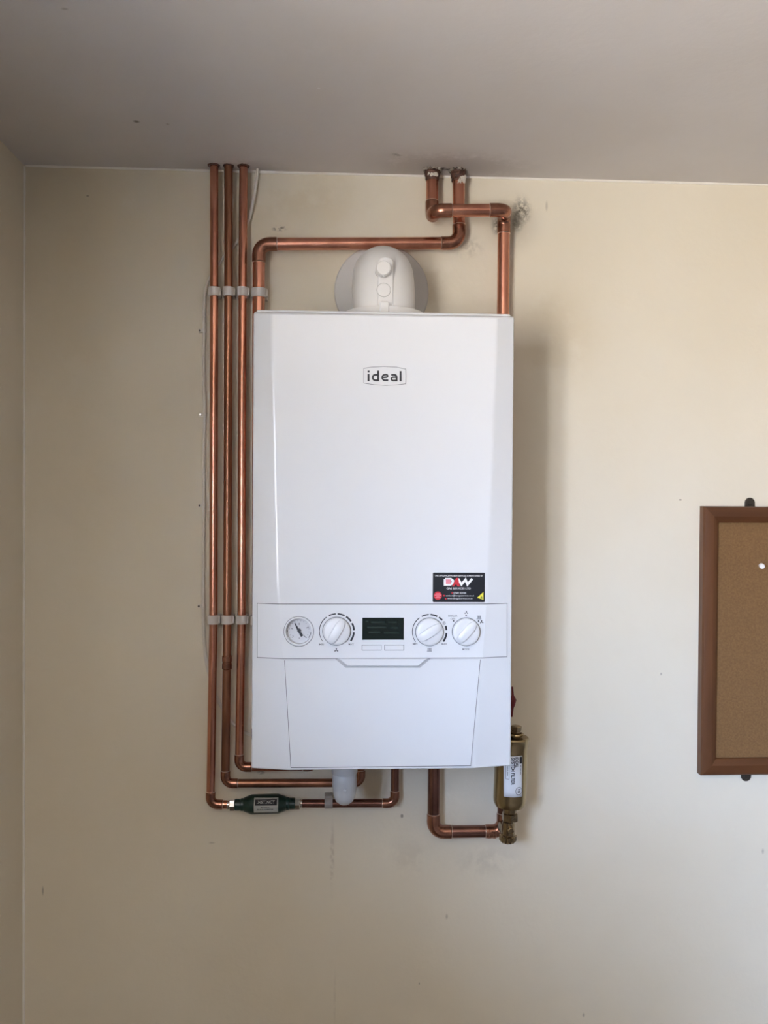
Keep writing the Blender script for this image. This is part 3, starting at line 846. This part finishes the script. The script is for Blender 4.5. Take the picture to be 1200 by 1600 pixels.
l2 = P(398.5, 1258.8, yt); l3 = P(432.6, 1250.4, yt)
on_cyl('label_band', l2.x, l3.x, l2.z, l3.z, lambda x, z: icyl(x, z, .0005), ink, lab)
iy = lambda x, z: icyl(x, z, .0003)
text('lettering', 'INSTINCT', 415.3, 1253.8, 28, 4, yt, silver, lab, .02, yf=iy)
text('lettering', 'MAGNETIC', 414.5, 1261.8, 14, 1.9, yt, ink, lab, .02, yf=lambda x, z: icyl(x, z, .0001))
text('lettering', 'SCALE INHIBITOR', 414.5, 1264.9, 25, 2.1, yt, ink, lab, .02, yf=lambda x, z: icyl(x, z, .0001))

# ------------------------------------------------------------------ white waste trap under the boiler
c = P(538.3, 1226, -.15); s15 = (P(539.3, 1226, -.15)-c).length
zt_ = ZB+.004; zb_ = P(538, 1256.5, -.15).z
H = zt_-zb_; r0 = .0196
trap = thing('condensate_trap', 'white rounded plastic waste trap hanging under the boiler', 'trap', (c.x, -.15, zb_))
z_ = lambda row: zt_-P(538, row, -.15).z
bm = new(); o0 = Vector((c.x, -.15, zt_))
lathe(bm, [(r0, 0), (r0, z_(1211)), (r0*1.03, z_(1212)), (r0*1.03, z_(1228.5)), (r0*.985, z_(1229.5)), (r0*.97, z_(1236)), (r0*.90, z_(1244)), (r0*.72, z_(1251)), (r0*.42, z_(1255.5)), (0, H)], o0, (0, 0, -1), 40)
obj('bowl', bm, trapm, trap, angle=60)
bm = new(); lathe(bm, [(r0*.9, .002), (r0*1.09, .004), (r0*1.09, z_(1205.5)), (r0*1.04, z_(1208)), (r0*.98, z_(1208.5))], o0, (0, 0, -1), 40); obj('screw_collar', bm, trapm, trap)
bm = new(); q = P(538.7, 1236, -.17); lathe(bm, [(.0024, 0), (.0024, .003), (.0015, .0034)], (q.x, -.15-r0*.93, q.z), (0, -1, 0), 16); obj('boss', bm, trapm, trap)

# ------------------------------------------------------------------ brass system filter
YFi = -.085
ft = P(800.3, 1150, YFi); fb = P(796.3, 1252, YFi)
fd = (fb-ft).normalized(); FL = (fb-ft).length; fr_ = .0295
filt = thing('system_filter', 'brass cylindrical system filter with white label below the boiler\'s right corner', 'filter', fb)
bm = new()
lathe(bm, [(fr_*.5, 0), (fr_*.93, .0005), (fr_*1.0, .003), (fr_*1.0, .016), (fr_*.975, .018), (fr_*.975, FL-.006), (fr_*.95, FL+.001), (fr_*.84, FL+.0075), (fr_*.45, FL+.009), (0, FL+.009)], ft, fd, 56)
obj('canister', bm, brass, filt)
bm = new(); lathe(bm, [(.0085, .002), (.0085, -.010), (.0098, -.011), (.0098, -.0165), (.0078, -.018), (0, -.018)], P(806, 1150, YFi-.004), fd, 8)
obj('bleed_cap', bm, brass_d, filt, smooth=False)
bm = new()
bq = P(806, 1148, YFi-.004); tube(bm, [bq+Vector((.0115*math.cos(a), .0115*math.sin(a), .001)) for a in [2*PI*i/20 for i in range(21)]], .0022, 8)
obj('cap_ring', bm, brass, filt)
nb = P(796.8, 1266, YFi)
bm = new(); lathe(bm, [(.0115, -.010), (.0115, .006)], nb, (0, 0, -1), 24); obj('neck', bm, brass_d, filt)
hb = P(796.5, 1274, YFi); bm = new()
lathe(bm, [(.0125, -.0055), (.0142, -.004), (.0142, .0085), (.0125, .010)], hb, (0, 0, -1), 6); obj('hex_nut', bm, brass_d, filt, smooth=False)
vb = P(794.5, 1285, YFi); vl = vb.z-P(794, 1306, YFi).z
bm = new(); lathe(bm, [(.0110, -.002), (.0113, .001), (.0113, vl)], vb, (.0, 0, -1), 28); valve = obj('drain_valve', bm, brass_d, filt)
kb = P(793.5, 1304, YFi); bm = new()
n = 56; rings = []
for (r_, h_, kn) in ((.0125, 0, 0), (.0146, .0012, 1), (.0146, .0085, 1), (.0120, .0125, .6), (.0, .0142, 0)):
    if r_ == 0: rings.append([bm.verts.new(kb+Vector((0, 0, -h_)))]*n); continue
    rings.append([bm.verts.new(kb+Vector(((r_+(.0006*kn if k_ % 4 < 2 else -.0006*kn))*math.cos(2*PI*k_/n), (r_+(.0006*kn if k_ % 4 < 2 else -.0006*kn))*math.sin(2*PI*k_/n), -h_))) for k_ in range(n)])
for a, e2 in zip(rings, rings[1:]):
    for k_ in range(n):
        vs = []
        for v in (a[k_], a[(k_+1) % n], e2[(k_+1) % n], e2[k_]):
            if v not in vs: vs.append(v)
        bm.faces.new(vs)
bm.faces.new(rings[0][::-1])
obj('knurled_cap', bm, brass_d, valve, smooth=False)
sb = P(797.2, 1297.5, YFi-.011); bm = new()
lathe(bm, [(.0058, -.003), (.0058, .0045), (.0048, .0055), (.0040, .0055), (.0036, .0040), (0, .0040)], sb, Vector((.15, -1, 0)), 24); obj('screw', bm, brass_d, valve)
bm = new(); el_ = P(783, 1296, -.055); tube(bm, [Vector((P(786, 1297, Y22).x, Y22-.004, el_.z)), Vector((el_.x+.004, -.058, el_.z)), Vector((P(792, 1297, YFi).x, YFi, el_.z))], .0105, 24)
obj('valve_tail', bm, brass_d, filt)
# bridge from the pipe into the canister, above
bm = new(); q = P(790, 1180, Y22); tube(bm, [Vector((q.x+.002, Y22, q.z)), Vector((q.x+.006, YFi+.01, q.z))], .0135, 24); obj('inlet', bm, brass_d, filt)
# red handle above
bm = new(); q0 = P(800.5, 1073, YFi); q1 = P(799.5, 1120, YFi); qm = P(801.5, 1095, YFi)
tube(bm, [q0, q0.lerp(qm, .6), q0.lerp(qm, .8), qm, qm.lerp(q1, .22), qm.lerp(q1, .45), q1], [.0016, .0022, .0042, .0054, .0046, .0024, .0016], 16)
h_ = obj('red_handle', bm, redm, filt); h_['label'] = 'dark red plastic valve handle'
bm = new(); tube(bm, [P(801.5, 1094, YFi-.001), P(801.5, 1094, Y22)], .0058, 16); obj('handle_spindle', bm, redm, h_)
bm = new(); lathe(bm, [(.0125, 0), (.0140, .002), (.0140, .030), (.0125, .032)], P(785, 1080, Y22), (0, 0, -1), 6); obj('isolating_valve', bm, brass_d, filt, smooth=False)
# label
cf = lambda z: ft.x+(fb.x-ft.x)*(ft.z-z)/(ft.z-fb.z)
def fcyl(x, z, lift=.0003):
    r_ = fr_*.975+.0002; dx = max(-.995*r_, min(.995*r_, x-cf(z))); return YFi-math.sqrt(r_*r_-dx*dx)-lift
yt = YFi-fr_
def flab(name, cx0, cx1, cy0, cy1, lift, m, parent):
    bm = new(); rows = []; N = 12
    for i in range(9):
        row = []
        for j in range(N+1):
            p = P(cx0+(cx1-cx0)*j/N, cy0+(cy1-cy0)*i/8, yt+.006)
            row.append(bm.verts.new((p.x, fcyl(p.x, p.z, lift), p.z)))
        rows.append(row)
    for a, e2 in zip(rows, rows[1:]):
        for j in range(N): bm.faces.new((a[j], a[j+1], e2[j+1], e2[j]))
    bmesh.ops.recalc_face_normals(bm, faces=bm.faces)
    o = obj(name, bm, m, parent, recalc=False)
    sol = o.modifiers.new('thickness', 'SOLIDIFY'); sol.thickness = .0002; sol.offset = 0
    return o
fl = flab('label', 786.8, 815.5, 1180, 1244, .0008, paperw, filt)
flab('label_tab', 810.8, 815.2, 1181, 1192, .0010, ink, fl)
fy = lambda x, z: fcyl(x, z, .0008)
text('lettering', 'IDEAL', 806.3, 1189.5, 16, 4.6, yt+.006, ink, fl, .03, True, fy)
text('lettering', 'SYSTEM FILTER', 800.3, 1203.5, 42, 5.0, yt+.006, ink, fl, .03, True, fy)
text('lettering', '10', 810, 1234.5, 5.5, 4.6, yt+.006, ink, fl, .03, True, fy)
bm = new()
for ra in (5.0,):
    pc = P(809.8, 1234.5, yt+.006)
    stroke(bm, [(pc.x+ra*1.0*px*math.cos(2*PI*i/22), pc.z+ra*1.1*px*math.sin(2*PI*i/22)) for i in range(22)], .8*px, 0, .0003, True, yf=lambda x, z: fcyl(x, z, .0010))
stroke(bm, [XZ(P(789.8, 1192, yt+.006)), XZ(P(794.6, 1192, yt+.006)), XZ(P(794.6, 1216, yt+.006)), XZ(P(789.8, 1216, yt+.006))], .5*px, 0, .0003, True, yf=lambda x, z: fcyl(x, z, .0010))
for (lx, ly0, ly1) in ((812.8, 1194, 1198), (812.8, 1199, 1203), (812.8, 1204, 1209), (792.2, 1196, 1200), (792.2, 1201, 1203.5), (792.2, 1204.5, 1211)):
    stroke(bm, [XZ(P(lx, ly0, yt+.006)), XZ(P(lx, ly1, yt+.006))], .9*px, 0, .0003, yf=lambda x, z: fcyl(x, z, .0010))
obj('label_marks', bm, ink_g, fl, smooth=False)

# ------------------------------------------------------------------ cork noticeboard
nx0 = P(1094, 800, 0).x; nz1 = P(1094, 791, -.01).z; nz0 = P(1090, 1210, -.01).z
nx0 = (P(1094, 800, 0).x+P(1088.5, 1205, 0).x)/2
NW = .62; NT = .020; fw = .030
board = thing('noticeboard', 'cork noticeboard in a brown wooden frame on the wall at the right', 'noticeboard', (nx0+NW/2, -.01, nz0))
x0, x1, z0, z1 = nx0, nx0+NW, nz0, nz1
def rail(pts_out, pts_in, m):
    """one mitred frame rail: outer back, outer front, inner front (rounded), inner back"""
    bm = new(); (ax_, az), (bx, bz) = pts_out; (cx, cz), (dx_, dz) = pts_in
    def sec(o_, i_):
        o_ = Vector((o_[0], 0, o_[1])); i_ = Vector((i_[0], 0, i_[1]))
        L = [(0, 0), (0, -NT*.78), (.08, -NT*.97), (.16, -NT), (.62, -NT), (.72, -NT*.94), (.96, -NT*.70), (1, -NT*.62), (1, -.002)]
        return [bm.verts.new(Vector((o_.x+(i_.x-o_.x)*t, y_, o_.z+(i_.z-o_.z)*t))) for t, y_ in L]
    a = sec((ax_, az), (cx, cz)); c = sec((bx, bz), (dx_, dz))
    bm.faces.new(a); bm.faces.new(c[::-1])
    for i in range(len(a)):
        j = (i+1) % len(a); bm.faces.new((a[i], c[i], c[j], a[j]))
    return obj('frame_rail', bm, m, board, angle=20)
rail(((x0, z0), (x0, z1)), ((x0+fw, z0+fw), (x0+fw, z1-fw)), wood)
rail(((x1, z0), (x1, z1)), ((x1-fw, z0+fw), (x1-fw, z1-fw)), wood)
rail(((x0, z1), (x1, z1)), ((x0+fw, z1-fw), (x1-fw, z1-fw)), woodh)
rail(((x0, z0), (x1, z0)), ((x0+fw, z0+fw), (x1-fw, z0+fw)), woodh)
bm = new(); box(bm, x0+fw-.004, x1-fw+.004, -.007, -.002, z0+fw-.004, z1-fw+.004); obj('cork_sheet', bm, cork, board, smooth=False)
for (cx_, cy_, up, nm) in ((1172, 779, 1, ''), (1166, 1217, -1, '')):
    q = P(cx_, cy_, -.003); r_ = .0095; zc_ = q.z if up > 0 else q.z
    base = nz1 if up > 0 else nz0
    cz_ = (P(cx_, 785.5, -.003).z if up > 0 else P(cx_, 1213, -.003).z)
    pts = [(q.x+r_*math.cos(R(a)), cz_+up*r_*math.sin(R(a))) for a in range(0, 181, 12)]
    pts = pts+[(q.x-r_, base-up*.006), (q.x+r_, base-up*.006)]
    bm = new(); prism(bm, pts, -.0005, -.0028); br = obj('mounting_tab', bm, steel_d, board, bevel=.0004)
    bm = new(); lathe(bm, [(.0048, 0), (.0048, .001), (.0038, .0024), (.0015, .0026), (0, .0020)], (q.x-.0008, -.0027, cz_), (0, -1, 0), 20)
    obj('screw_head', bm, steel_d, br)
pq = P(1193, 884.5, -.022); bm = new()
lathe(bm, [(.0042, 0), (.0046, .001), (.0036, .003), (.0028, .006), (.0034, .0095), (.0046, .0125), (.0044, .0140), (0, .0146)], (pq.x+.003, -.0075, pq.z), Vector((-.35, -1, -.05)), 20)
tag(obj('push_pin', bm, pinm), 'white push pin stuck in the cork board near the right edge', 'push pin')
